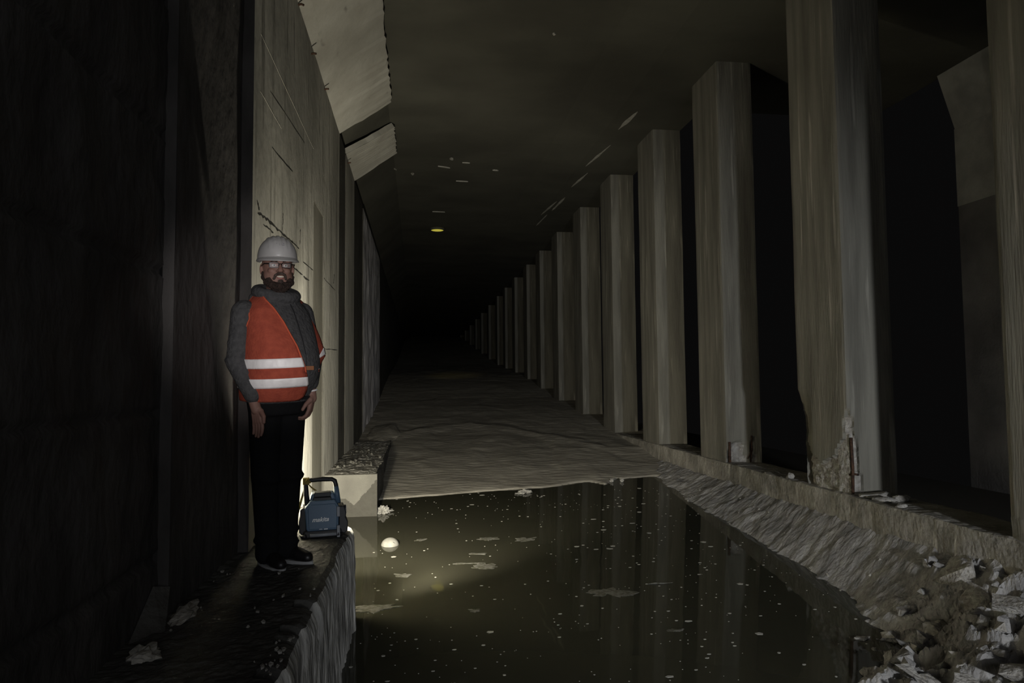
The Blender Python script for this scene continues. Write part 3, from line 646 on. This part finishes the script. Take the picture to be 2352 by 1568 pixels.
st = MB(); st.add(box(-.128, -.086, -.042, .006, .350, .392)); st.add(tube([(-.12, -.03, .35), (-.10, -.045, .385), (-.08, -.03, .36)], .008, 6)); st.build('strap_knot', YEL, lp, bevel=.006)
def ribbon(p, wd, t=.002):
    v = []; 
    for (x, y, z), w_ in zip(p, wd): v += [(x-w_, y, z), (x+w_, y, z), (x-w_, y+t, z), (x+w_, y+t, z)]
    f = [(0, 1, 3, 2)]
    for i in range(len(p)-1):
        a = i*4; b = a+4; f += [(a, a+1, b+1, b), (a+2, b+2, b+3, a+3), (a, b, b+2, a+2), (a+1, a+3, b+3, b+1)]
    return v, f
s1 = MB(); s1.add(ribbon([(-.092, -.045, .352), (-.072, -.05, .33), (-.045, -.05, .308)], [.004, .007, .010])); s1.build('strap_tail', YEL, lp)
s2 = MB(); s2.add(ribbon([(-.112, -.01, .35), (-.125, .02, .29), (-.15, .04, .20), (-.175, .05, .12), (-.188, .05, .05), (-.19, .04, .01)], [.004, .006, .009, .012, .014, .014])); s2.build('strap', YEL, lp)
def text(body, size, loc, rot, m, parent, shear=0.0, ext=.0006, name='lettering'):
    c = bpy.data.curves.new(name, 'FONT'); c.body = body; c.size = size; c.align_x = 'CENTER'; c.align_y = 'CENTER'; c.extrude = ext; c.shear = shear; c.offset = size*.018
    c.materials.append(m); o = bpy.data.objects.new(name, c); COL.objects.link(o); o.location = loc; o.rotation_euler = rot; o.parent = parent
    dg = bpy.context.evaluated_depsgraph_get(); me = bpy.data.meshes.new_from_object(o.evaluated_get(dg)); q = bpy.data.objects.new(name, me); COL.objects.link(q); q.location = loc; q.rotation_euler = rot; q.parent = parent; bpy.data.objects.remove(o); return q
t = text('makita', .040, (-.018, -.0935, .122), (R(90), 0, 0), WHT, lp, .35)
o = MB().add(box(-.025, -.005, -.0935, -.092, .058, .061)).add(box(.005, .03, -.0935, -.092, .056, .061)).build('rating_print', WHT, lp)
# its two lights, one to each side panel
lw = TW(-.65, 4.80, NL)
WARM = (1.0, 0.93, 0.76)
light('SPOT', 'work_light_forward', TW(-.56, 4.94, NL+.095), TW(-.56-.18, 5.94, NL+.02), 620, WARM, .035, spot=136, blend=.45)
light('AREA', 'work_light_upward', TW(-.66, 4.98, NL+.22), TW(-1.6, 6.9, NL+2.0), 78, WARM, .14, .10)

# ---------------------------------------------------------------- the person
SKIN = mat('skin', (0.26, 0.15, 0.12), 0.6, var=(0.21, 0.115, 0.09), scale=14, spec=0.3)
HOOD = mat('grey_hoodie', (0.075, 0.075, 0.077), 0.95, var=(0.055, 0.055, 0.057), scale=40, bump=0.5, bscale=60, spec=0.1)
PANT = mat('black_trousers', (0.010, 0.010, 0.011), 0.9, bump=0.3, spec=0.15); SHOE = mat('black_leather', (0.012, 0.011, 0.011), 0.4, spec=0.5)
ORG = mat('orange_mesh_fabric', (0.38, 0.075, 0.042), 0.85, var=(0.31, 0.058, 0.034), scale=30, bump=0.25, bscale=90)
EDG = mat('orange_binding', (0.50, 0.095, 0.045), 0.8)
RET = mat('reflective_tape', (0.97, 0.95, 0.94), 0.5, spec=0.8, var=(0.86, 0.83, 0.83), scale=18, bump=0.15, bscale=30)
HAT = mat('white_hard_hat', (0.42, 0.415, 0.41), 0.35, var=(0.38, 0.375, 0.37), scale=12, spec=0.5)
BRD = mat('dark_beard', (0.055, 0.035, 0.028), 0.95, var=(0.025, 0.017, 0.014), scale=60, bump=1.0, bscale=120)
GRD = mat('greying_beard', (0.12, 0.09, 0.075), 0.95, var=(0.05, 0.035, 0.03), scale=70, bump=1.0, bscale=120)
FRM = mat('black_spectacle_frame', (0.012, 0.010, 0.010), 0.35); EYE = mat('eye_white', (0.6, 0.57, 0.54), 0.3); PUP = mat('pupil', (0.02, 0.015, 0.012), 0.2)
TEE = mat('teeth', (0.62, 0.57, 0.48), 0.4); LIP = mat('lips', (0.34, 0.15, 0.13), 0.6); MRK = mat('grey_print', (0.22, 0.22, 0.24), 0.8); BRN = mat('brown_tab', (0.22, 0.09, 0.04), 0.8)
LENS = bpy.data.materials.new('spectacle_lens'); LENS.use_nodes = True
_n = LENS.node_tree.nodes; _l = LENS.node_tree.links; _n.remove(_n['Principled BSDF'])
_t = _n.new('ShaderNodeBsdfTransparent'); _g = _n.new('ShaderNodeBsdfGlossy'); _g.inputs['Roughness'].default_value = 0.12; _x = _n.new('ShaderNodeMixShader'); _x.inputs[0].default_value = 0.07
_l.new(_t.outputs[0], _x.inputs[1]); _l.new(_g.outputs[0], _x.inputs[2]); _l.new(_x.outputs[0], _n['Material Output'].inputs['Surface'])

pm = empty('person', TW(-.80, 4.16, NL+.002), R(10.8))
tag(pm, 'person in white hard hat, glasses, grey hoodie and orange vest, standing on the ledge', 'person')
def soft(o, vox, sm=6, fac=.6):
    m = o.modifiers.new('remesh', 'REMESH'); m.mode = 'VOXEL'; m.voxel_size = vox; m.use_smooth_shade = True
    s = o.modifiers.new('smooth', 'SMOOTH'); s.factor = fac; s.iterations = sm; return o
BETA = R(34); SB, CB = math.sin(BETA), math.cos(BETA)
def bd(r, fw, z): return Vector((r*CB+fw*SB, r*SB-fw*CB, z))      # body frame: his left, forward, up
TAB = [(.86, .165, .135, .0), (.90, .172, .14, .0), (.97, .185, .16, .015), (1.05, .195, .182, .035), (1.12, .200, .192, .045), (1.2, .200, .188, .045), (1.3, .196, .166, .030),
       (1.38, .192, .146, .012), (1.45, .178, .122, .0), (1.50, .140, .096, -.008), (1.535, .100, .082, -.010), (1.57, .074, .074, -.004)]
def ring(z):
    return [interp(z, [(t[0], t[k]) for t in TAB]) for k in (1, 2, 3)]
def tp(th, z, off=0.0):
    a, b, c = ring(z); e = 2.0/2.4
    sn, cs = math.sin(th), math.cos(th)
    r = (a+off)*math.copysign(abs(sn)**e, sn); fw = c+(b+off)*math.copysign(abs(cs)**e, cs)
    return bd(r, fw, z)
# hoodie: torso, arms and hood in one surface
zs = [t for t in lin(.93, 1.57, 34)]
n = 40; v = [tp(2*math.pi*i/n, z) for z in zs for i in range(n)]
f = [(j*n+i, j*n+(i+1) % n, (j+1)*n+(i+1) % n, (j+1)*n+i) for j in range(len(zs)-1) for i in range(n)]+[tuple(range(n))[::-1], tuple(range((len(zs)-1)*n, len(zs)*n))]
mb = MB(); mb.add((v, f))
SR, EL, WR = Vector((-.175, -.075, 1.435)), Vector((-.212, -.10, 1.165)), Vector((-.128, -.165, .985))
SL_, EL2, WR2 = Vector((.135, .10, 1.435)), Vector((.195, .09, 1.17)), Vector((.178, -.035, 1.035))
mb.add(capsule(SR, SR*.4+EL*.6, .073, .064)); mb.add(capsule(SR*.5+EL*.5, EL, .066, .060)); mb.add(capsule(EL, WR, .062, .050)); mb.add(capsule(EL*.3+WR*.7, WR+Vector((0, 0, .01)), .056, .050))
mb.add(capsule(SL_, EL2, .070, .058)); mb.add(capsule(EL2, WR2, .060, .048))
for k, (t, rr) in enumerate([(.35, .066), (.55, .067), (.75, .064), (.9, .068)]): p = SR.lerp(EL, t); mb.add(ellipsoid(p+Vector((.004*(-1)**k, 0, 0)), (rr+.004, rr+.002, .022), rot=Matrix.Rotation(R(18*(-1)**k), 3, 'Y')))
for k, t in enumerate([.25, .5, .72, .92]): p = EL.lerp(WR, t); mb.add(ellipsoid(p, (.064-.01*t, .063-.01*t, .02), rot=Matrix.Rotation(R(30), 3, 'Y')))
# hood rolled round the neck
nk = Vector((.005, .012, 1.555))
hood = [bd(.105*math.cos(a), .098*math.sin(a)-.012, 1.548-.026*math.sin(a)) for a in lin(math.pi*.5, math.pi*2.5, 25)]
mb.add(tube(hood, .036, 12, cap=False)); mb.add(ellipsoid(bd(0, -.115, 1.52), (.10, .06, .065)))
hoodie = soft(mb.build('hoodie', HOOD, pm), .0075, 5)
# drawstrings and zip
MB().add(tube([tp(R(14), 1.52, .012), tp(R(13), 1.47, .006), tp(R(12), 1.42, .006)], .003, 6)).build('drawstring', HOOD, pm)
MB().add(tube([tp(R(4), z, .001) for z in lin(1.50, .95, 14)], .0035, 6)).build('zip', BLK, pm)
# ---- vest
def th_at(u, z, lo=-75, hi=75):
    lo, hi = R(lo), R(hi)
    for _ in range(30):
        m = (lo+hi)/2
        if tp(m, z, .016).x < u: lo = m
        else: hi = m
    return (lo+hi)/2
inner = [(.94, .10), (.965, .135), (1.0, .150), (1.05, .152), (1.13, .143), (1.25, .100), (1.31, .068), (1.385, .030), (1.46, -.020), (1.505, -.060), (1.54, -.085)]
outer = [(.94, R(-160)), (1.28, R(-150)), (1.34, R(-92)), (1.40, R(-80)), (1.455, R(-84)), (1.50, R(-100)), (1.54, R(-120))]
def front_panel():
    rows = lin(.945, 1.535, 56); cols = 34; v = []
    for z in rows:
        a = interp(z, outer); b = th_at(interp(z, inner), z)
        for i in range(cols):
            t = i/(cols-1); th = a+(b-a)*t
            off = .016+.004*fb(th*2, z*6, 1)+(.008 if z < 1.1 else 0)+.010*max(0, 1-abs(z-1.30)/.12)*max(0, 1-abs(th+.9)/.4)
            v.append(tp(th, z, off))
    f = [(j*cols+i, j*cols+i+1, (j+1)*cols+i+1, (j+1)*cols+i) for j in range(len(rows)-1) for i in range(cols-1)]
    o = obj('vest', v, f, ORG, pm, smooth=True)
    s = o.modifiers.new('thick', 'SOLIDIFY'); s.thickness = .004; s.offset = 1
    return o, rows
vest, rows = front_panel()
MB().add(tube([tp(th_at(interp(z, inner), z), z, .019) for z in lin(.955, 1.535, 40)], .0055, 6)).build('binding', EDG, vest, smooth=True)
MB().add(tube([tp(interp(z, outer), z, .018) for z in lin(1.29, 1.535, 26)], .0055, 6)).build('binding', EDG, vest, smooth=True)
# strap over the shoulder to the back, and back panel
v = []; cols = 30; rws = lin(.945, 1.50, 24)
for z in rws:
    for i in range(cols):
        th = R(200)+(R(75)-R(200))*i/(cols-1) if z < 1.28 else R(225)+(R(135)-R(225))*i/(cols-1)
        v.append(tp(th, z, .014))
o = obj('vest_back', v, [(j*cols+i, j*cols+i+1, (j+1)*cols+i+1, (j+1)*cols+i) for j in range(len(rws)-1) for i in range(cols-1)], ORG, vest, smooth=True)
# left panel of the vest: hangs open and flares out in front of his far side
def flap(t, z):       # t 0 inner edge .. 1 outer edge
    ui = interp(z, [(1.10, .225), (1.14, .215), (1.20, .203), (1.25, .192), (1.30, .183), (1.385, .158), (1.46, .128), (1.50, .11), (1.545, .085)])
    uo = interp(z, [(1.10, .228), (1.14, .240), (1.19, .268), (1.22, .262), (1.30, .238), (1.385, .205), (1.46, .178), (1.50, .155), (1.545, .105)])
    base = interp(z, [(1.1, -.085), (1.25, -.07), (1.38, -.02), (1.46, .01), (1.545, .06)])
    return Vector((ui+(uo-ui)*t, base+.10*t-.02*math.sin(t*3), z))
rws = lin(1.10, 1.545, 36); cols = 10
v = [flap(i/(cols-1), z) for z in rws for i in range(cols)]
o = obj('vest_flap', v, [(j*cols+i, j*cols+i+1, (j+1)*cols+i+1, (j+1)*cols+i) for j in range(len(rws)-1) for i in range(cols-1)], ORG, vest, smooth=True)
s = o.modifiers.new('thick', 'SOLIDIFY'); s.thickness = .004
MB().add(tube([flap(0, z)+Vector((-.001, -.003, 0)) for z in lin(1.11, 1.545, 24)], .005, 6)).build('binding', EDG, vest, smooth=True)
def patch(fn, us, vs, name, m, parent):
    v, f = grid(fn, us, vs); o = obj(name, v, f, m, parent, smooth=True); s = o.modifiers.new('thick', 'SOLIDIFY'); s.thickness = .003; s.offset = 1; return o
patch(lambda t, q: flap(t, 1.168+.03*t+.042*q*(t))+Vector((0, -.006, 0)), lin(.25, 1, 8), lin(0, 1, 5), 'reflective_band', RET, vest)
patch(lambda t, q: flap(t, 1.115+.05*q)+Vector((0, -.006, 0)), lin(0, .45, 5), lin(0, 1, 5), 'reflective_band', RET, vest)
for z0, z1, tilt in ((1.128, 1.180, .012), (1.020, 1.072, .012)):
    def fn(i, q, z0=z0, z1=z1, tilt=tilt):
        z = z0+(z1-z0)*q; a = R(-150); b = th_at(interp(z, inner), z)-.012; th = a+(b-a)*i
        off = .016+.004*fb(th*2, z*6, 1)+(.008 if z < 1.1 else 0)+.007+.0015*fb(th*9, z*20, 3)
        zz = z + tilt*(i-.5)*1.2
        return tp(th, zz, off)
    patch(fn, lin(0, 1, 60), lin(0, 1, 6), 'reflective_band', RET, vest)
MB().add(box(-.022, .022, -.004, .004, -.011, .011)).build('brown_tab', BRN, vest).location = tp(th_at(.165, 1.128), 1.128, .022)
# ---- trousers
mb = MB()
H1, K1, A1 = Vector((-.065, -.03, .90)), Vector((-.070, -.055, .50)), Vector((-.062, -.03, .10))
H2, K2, A2 = Vector((.060, .03, .90)), Vector((.052, -.01, .50)), Vector((.040, .02, .10))
v = [tp(2*math.pi*i/24, z, -.004) for z in (.86, .9, .94, .98) for i in range(24)]
mb.add((v, [(j*24+i, j*24+(i+1) % 24, (j+1)*24+(i+1) % 24, (j+1)*24+i) for j in range(3) for i in range(24)]+[tuple(range(24))[::-1], tuple(range(72, 96))]))
for H_, K_, A_ in ((H1, K1, A1), (H2, K2, A2)):
    mb.add(capsule(H_, K_, .098, .078)); mb.add(capsule(K_, A_, .076, .062)); mb.add(capsule(A_, A_+Vector((0, -.01, -.03)), .066, .068))
    for k, t in enumerate((.75, .85, .94)): mb.add(ellipsoid(K_.lerp(A_, t)+Vector((.006*(-1)**k, 0, 0)), (.074, .074, .022), rot=Matrix.Rotation(R(14*(-1)**k), 3, 'Y')))
    mb.add(ellipsoid(K_+Vector((.012, -.01, 0)), (.082, .08, .035)))
trous = soft(mb.build('trousers', PANT, pm), .009, 5)
MB().add(tube([tp(a, .955, .004) for a in lin(R(-90), R(85), 24)], .010, 6)).build('belt', BLK, pm)
for (p, ang) in ((A1, R(28)), (A2, R(48))):
    d = Vector((math.sin(ang), -math.cos(ang), 0)); q = Vector((p.x, p.y, 0))
    m = MB(); m.add(capsule(q+d*-.05+Vector((0, 0, .055)), q+d*.10+Vector((0, 0, .045)), .046, .040)); m.add(capsule(q+d*.10+Vector((0, 0, .042)), q+d*.155+Vector((0, 0, .036)), .042, .034)); m.add(capsule(q+Vector((0, 0, .06)), q+Vector((0, 0, .12)), .05, .052))
    sh = soft(m.build('shoe', SHOE, pm), .006, 4)
    sd = Vector((d.y, -d.x, 0)); pts = []
    for a in lin(0, 2*math.pi, 33)[:-1]:
        pts.append(q+d*(.05+.145*math.cos(a))+sd*(.046*math.sin(a))+Vector((0, 0, 0)))
    v = pts+[x+Vector((0, 0, .020)) for x in pts]; nn = 32
    obj('sole', v, [tuple(range(nn))[::-1], tuple(range(nn, 2*nn))]+[(i, (i+1) % nn, (i+1) % nn+nn, i+nn) for i in range(nn)], mat('pale_sole', (.36, .36, .36), .6), sh)
# ---- body skin: head, neck, hands as one surface per visible region of the same body
HC = Vector((.000, -.028, 1.675)); yaw = R(9)
RY = Matrix.Rotation(yaw, 3, 'Z')
def hp_(x, y, z): return HC+RY @ Vector((x, y, z))
mb = MB()
mb.add(ellipsoid(hp_(0, .012, .035), (.083, .098, .100), 28, 20)); mb.add(ellipsoid(hp_(0, -.012, -.035), (.080, .080, .085), 24, 16)); mb.add(ellipsoid(hp_(0, -.045, -.072), (.042, .038, .034), 20, 12))
mb.add(ellipsoid(hp_(0, -.078, .048), (.058, .016, .014))); mb.add(ellipsoid(hp_(.038, -.062, -.004), (.024, .022, .020))); mb.add(ellipsoid(hp_(-.038, -.062, -.004), (.024, .022, .020)))
mb.add(capsule(hp_(0, -.086, .034), hp_(0, -.106, .002), .0085, .0125)); mb.add(ellipsoid(hp_(0, -.107, -.003), (.0155, .014, .0125))); mb.add(ellipsoid(hp_(.014, -.096, -.006), (.009, .010, .008))); mb.add(ellipsoid(hp_(-.014, -.096, -.006), (.009, .010, .008)))
mb.add(ellipsoid(hp_(0, -.080, -.040), (.028, .014, .016)))
for sx in (-1, 1): mb.add(ellipsoid(hp_(sx*.086, .010, .008), (.009, .018, .032), rot=Matrix.Rotation(R(sx*12), 3, 'Z')))
mb.add(capsule(Vector((0, .0, 1.50)), hp_(0, .02, -.05), .062, .060))
hdo = soft(mb.build('head', SKIN, pm), .0035, 4, .5)
for sx in (-1, 1):
    e = MB().add(ellipsoid(hp_(sx*.031, -.0775, .026), (.0125, .009, .0085), 16, 12)).build('eye', EYE, hdo, smooth=True)
    MB().add(ellipsoid(hp_(sx*.031+.001, -.0855, .026), (.0048, .0025, .0048), 12, 8)).build('pupil', PUP, hdo, smooth=True)
    MB().add(tube([hp_(sx*.014, -.0945, .046), hp_(sx*.032, -.0925, .050), hp_(sx*.05, -.080, .045)], [.003, .004, .002], 6)).build('eyebrow', BRD, hdo)
def bumpy(m, name, mt, par, amp, fr, vox=.0035):
    o = soft(m.build(name, mt, par), vox, 2); tx = bpy.data.textures.new(name, 'CLOUDS'); tx.noise_scale = fr; d = o.modifiers.new('rough', 'DISPLACE'); d.texture = tx; d.strength = amp; d.texture_coords = 'LOCAL'; return o
bm_ = MB()
arc = [(-.080, .008, .002), (-.078, -.012, -.035), (-.066, -.045, -.066), (-.042, -.076, -.085), (0, -.094, -.092), (.042, -.076, -.085), (.066, -.045, -.066), (.078, -.012, -.035), (.080, .008, .002)]
for a, b, r in zip(arc, arc[1:], [.010, .017, .024, .027, .027, .024, .017, .010]): bm_.add(capsule(hp_(*a), hp_(*b), r*.8, r*.8))
bm_.add(ellipsoid(hp_(0, -.068, -.098), (.048, .036, .034))); bm_.add(ellipsoid(hp_(-.050, -.056, -.060), (.022, .024, .024))); bm_.add(ellipsoid(hp_(.050, -.056, -.060), (.022, .024, .024)))
bumpy(bm_, 'beard', BRD, hdo, .010, .012)
g = MB(); 
ms = [(-.032, -.088, -.050), (-.026, -.098, -.030), (-.010, -.106, -.0215), (.010, -.106, -.0215), (.026, -.098, -.030), (.032, -.088, -.050)]
for a, b in zip(ms, ms[1:]): g.add(capsule(hp_(*a), hp_(*b), .0075, .0075))
g.add(ellipsoid(hp_(0, -.107, -.066), (.016, .012, .012)))
bumpy(g, 'moustache', GRD, hdo, .005, .008, .003)
MB().add(ellipsoid(hp_(0, -.103, -.0385), (.020, .006, .0052), 16, 10)).build('teeth', TEE, hdo, smooth=True)
MB().add(tube([hp_(-.022, -.098, -.038), hp_(-.011, -.107, -.0475), hp_(.0, -.110, -.050), hp_(.011, -.107, -.0475), hp_(.022, -.098, -.038)], [.002, .004, .0048, .004, .002], 8)).build('lip', LIP, hdo, smooth=True)
# spectacles
gl = MB()
for sx in (-1, 1):
    cx_ = sx*.033
    pts = []
    for a in lin(0, 2*math.pi, 25):
        e = .55; px = .0255*math.copysign(abs(math.cos(a))**e, math.cos(a)); pzz = .0145*math.copysign(abs(math.sin(a))**e, math.sin(a))
        pts.append(hp_(cx_+px, -.104+abs(cx_+px)*.22, .026+pzz))
    gl.add(tube(pts, .0022, 6, cap=False)); gl.add(tube([hp_(sx*.058, -.092, .033), hp_(sx*.082, -.07, .034), hp_(sx*.088, .0, .026)], .0035, 6))
gl.add(tube([hp_(-.009, -.103, .031), hp_(0, -.106, .033), hp_(.009, -.103, .031)], .0025, 6))
gg = gl.build('glasses', FRM, pm)
for sx in (-1, 1): MB().add(box(sx*.033-.024, sx*.033+.024, -.0006, .0006, .0125, .0395)).build('lens', LENS, gg).matrix_local = Matrix.Translation(HC) @ Matrix.Rotation(yaw, 4, 'Z') @ Matrix.Translation((0, -.0965, 0)) @ Matrix.Translation((0, 0, 0))
# hard hat
HT = HC+Vector((0, .004, .068)); ht = []
v = []; nu, nv = 64, 20
for j in range(nv+1):
    t = math.pi/2*j/nv
    for i in range(nu):
        a = 2*math.pi*i/nu; rb = 0.0
        for k in (-2, -1, 0, 1, 2):      # ribs running front to back
            x0 = k*.026; x = .106*math.cos(t)*math.sin(a)
            if abs(x-x0) < .005: rb = .0042*math.sin(t)**.5 if t > .2 else 0
        v.append(HT+RY @ Vector(((.105+rb)*math.cos(t)*math.sin(a), -(.132+rb)*math.cos(t)*math.cos(a), (.128+rb)*math.sin(t)**.9)))
f = [(j*nu+i, j*nu+(i+1) % nu, (j+1)*nu+(i+1) % nu, (j+1)*nu+i) for j in range(nv) for i in range(nu)]
hat = obj('hard_hat', v, f, HAT, pm, smooth=True); s = hat.modifiers.new('thick', 'SOLIDIFY'); s.thickness = .003; s.offset = 1
v = []
for q in range(6):
    for i in range(nu):
        a = 2*math.pi*i/nu; c = math.cos(a); ext = .010+.034*max(0, c)**1.5
        o_ = q/5*ext
        v.append(HT+RY @ Vector(((.105+o_*.7)*math.sin(a), -(.132+o_)*c, -.002-(q/5)**1.3*(.012+.012*max(0, c)))))
f = [(j*nu+i, j*nu+(i+1) % nu, (j+1)*nu+(i+1) % nu, (j+1)*nu+i) for j in range(5) for i in range(nu)]
br = obj('brim', v, f, HAT, hat, smooth=True); s = br.modifiers.new('thick', 'SOLIDIFY'); s.thickness = .0035
def hatpt(a, t, o_=.004): return HT+RY @ Vector(((.105+o_)*math.cos(t)*math.sin(a), -(.132+o_)*math.cos(t)*math.cos(a), (.128+o_)*math.sin(t)**.9))
for k, (a0, a1, t) in enumerate([(R(-5), R(12), R(29)), (R(-5), R(4), R(33)), (R(-14), R(-11), R(34))]):
    MB().add(tube([hatpt(a, t) for a in lin(a0, a1, 6)], .0016, 5)).build('printed_mark', MRK, hat)
MB().add(ellipsoid(hatpt(R(10), R(34), .003), (.005, .002, .005), 10, 6)).build('printed_mark', MRK, hat)
# chin strap clip and headband edge
MB().add(tube([HT+RY @ Vector((.094*math.sin(a), -.116*math.cos(a), -.004)) for a in lin(R(-120), R(120), 30)], .006, 6)).build('headband', BLK, hat)
# ---- hands
def hand(name, wrist, palm_c, dirn, side, curl, rad=1.0, spread=.0):
    # dirn: down the fingers; side: across the palm toward the thumb
    d = Vector(dirn).normalized(); s = (Vector(side)-d*Vector(side).dot(d)).normalized(); nrm = d.cross(s)
    m = MB(); pc = Vector(palm_c)
    m.add(capsule(wrist, pc-d*.03, .030*rad, .028*rad))
    for k in (-1.2, -.4, .4, 1.2): m.add(capsule(pc-d*.035+s*.014*k, pc+d*.038+s*.019*k, .0165, .0125))
    for k, L in zip((1.45, .5, -.45, -1.4), (.074, .082, .076, .060)):
        b = pc+d*.04+s*.0195*k; dd = (d+s*spread*k).normalized(); c = 0
        p = b
        for seg, fr, r0, r1 in ((0, .45, .0105, .0098), (1, .31, .0098, .009), (2, .24, .009, .0075)):
            c += curl*(1+.1*k) if seg else curl*.5
            q = p+(dd*math.cos(c)+nrm*math.sin(c))*L*fr; m.add(capsule(p, q, r0, r1)); p = q
    b = pc-d*.02+s*.030; q = b+(s*.65+d*.75+nrm*.35).normalized()*.042; r = q+(s*.15+d*.95+nrm*.35).normalized()*.032
    m.add(capsule(pc-d*.03+s*.015, b, .018, .016)); m.add(capsule(b, q, .0145, .012)); m.add(capsule(q, r, .0115, .0095))
    return soft(m.build(name, SKIN, pm), .0032, 3, .5)
hand('hand', WR+Vector((.0, 0, -.02)), (-.108, -.17, .872), (.12, -.05, -1), (.75, -.6, 0), .22)
hand('hand', WR2+Vector((.0, 0, -.02)), (.180, -.055, .915), (-.18, -.10, -1), (-.3, -.95, 0), .55)
MB().add(tube([WR2+Vector((.036*math.cos(a), .034*math.sin(a), -.047+.006*math.cos(a))) for a in lin(0, 2*math.pi, 20)], .005, 6)).build('bracelet', WHT, pm)
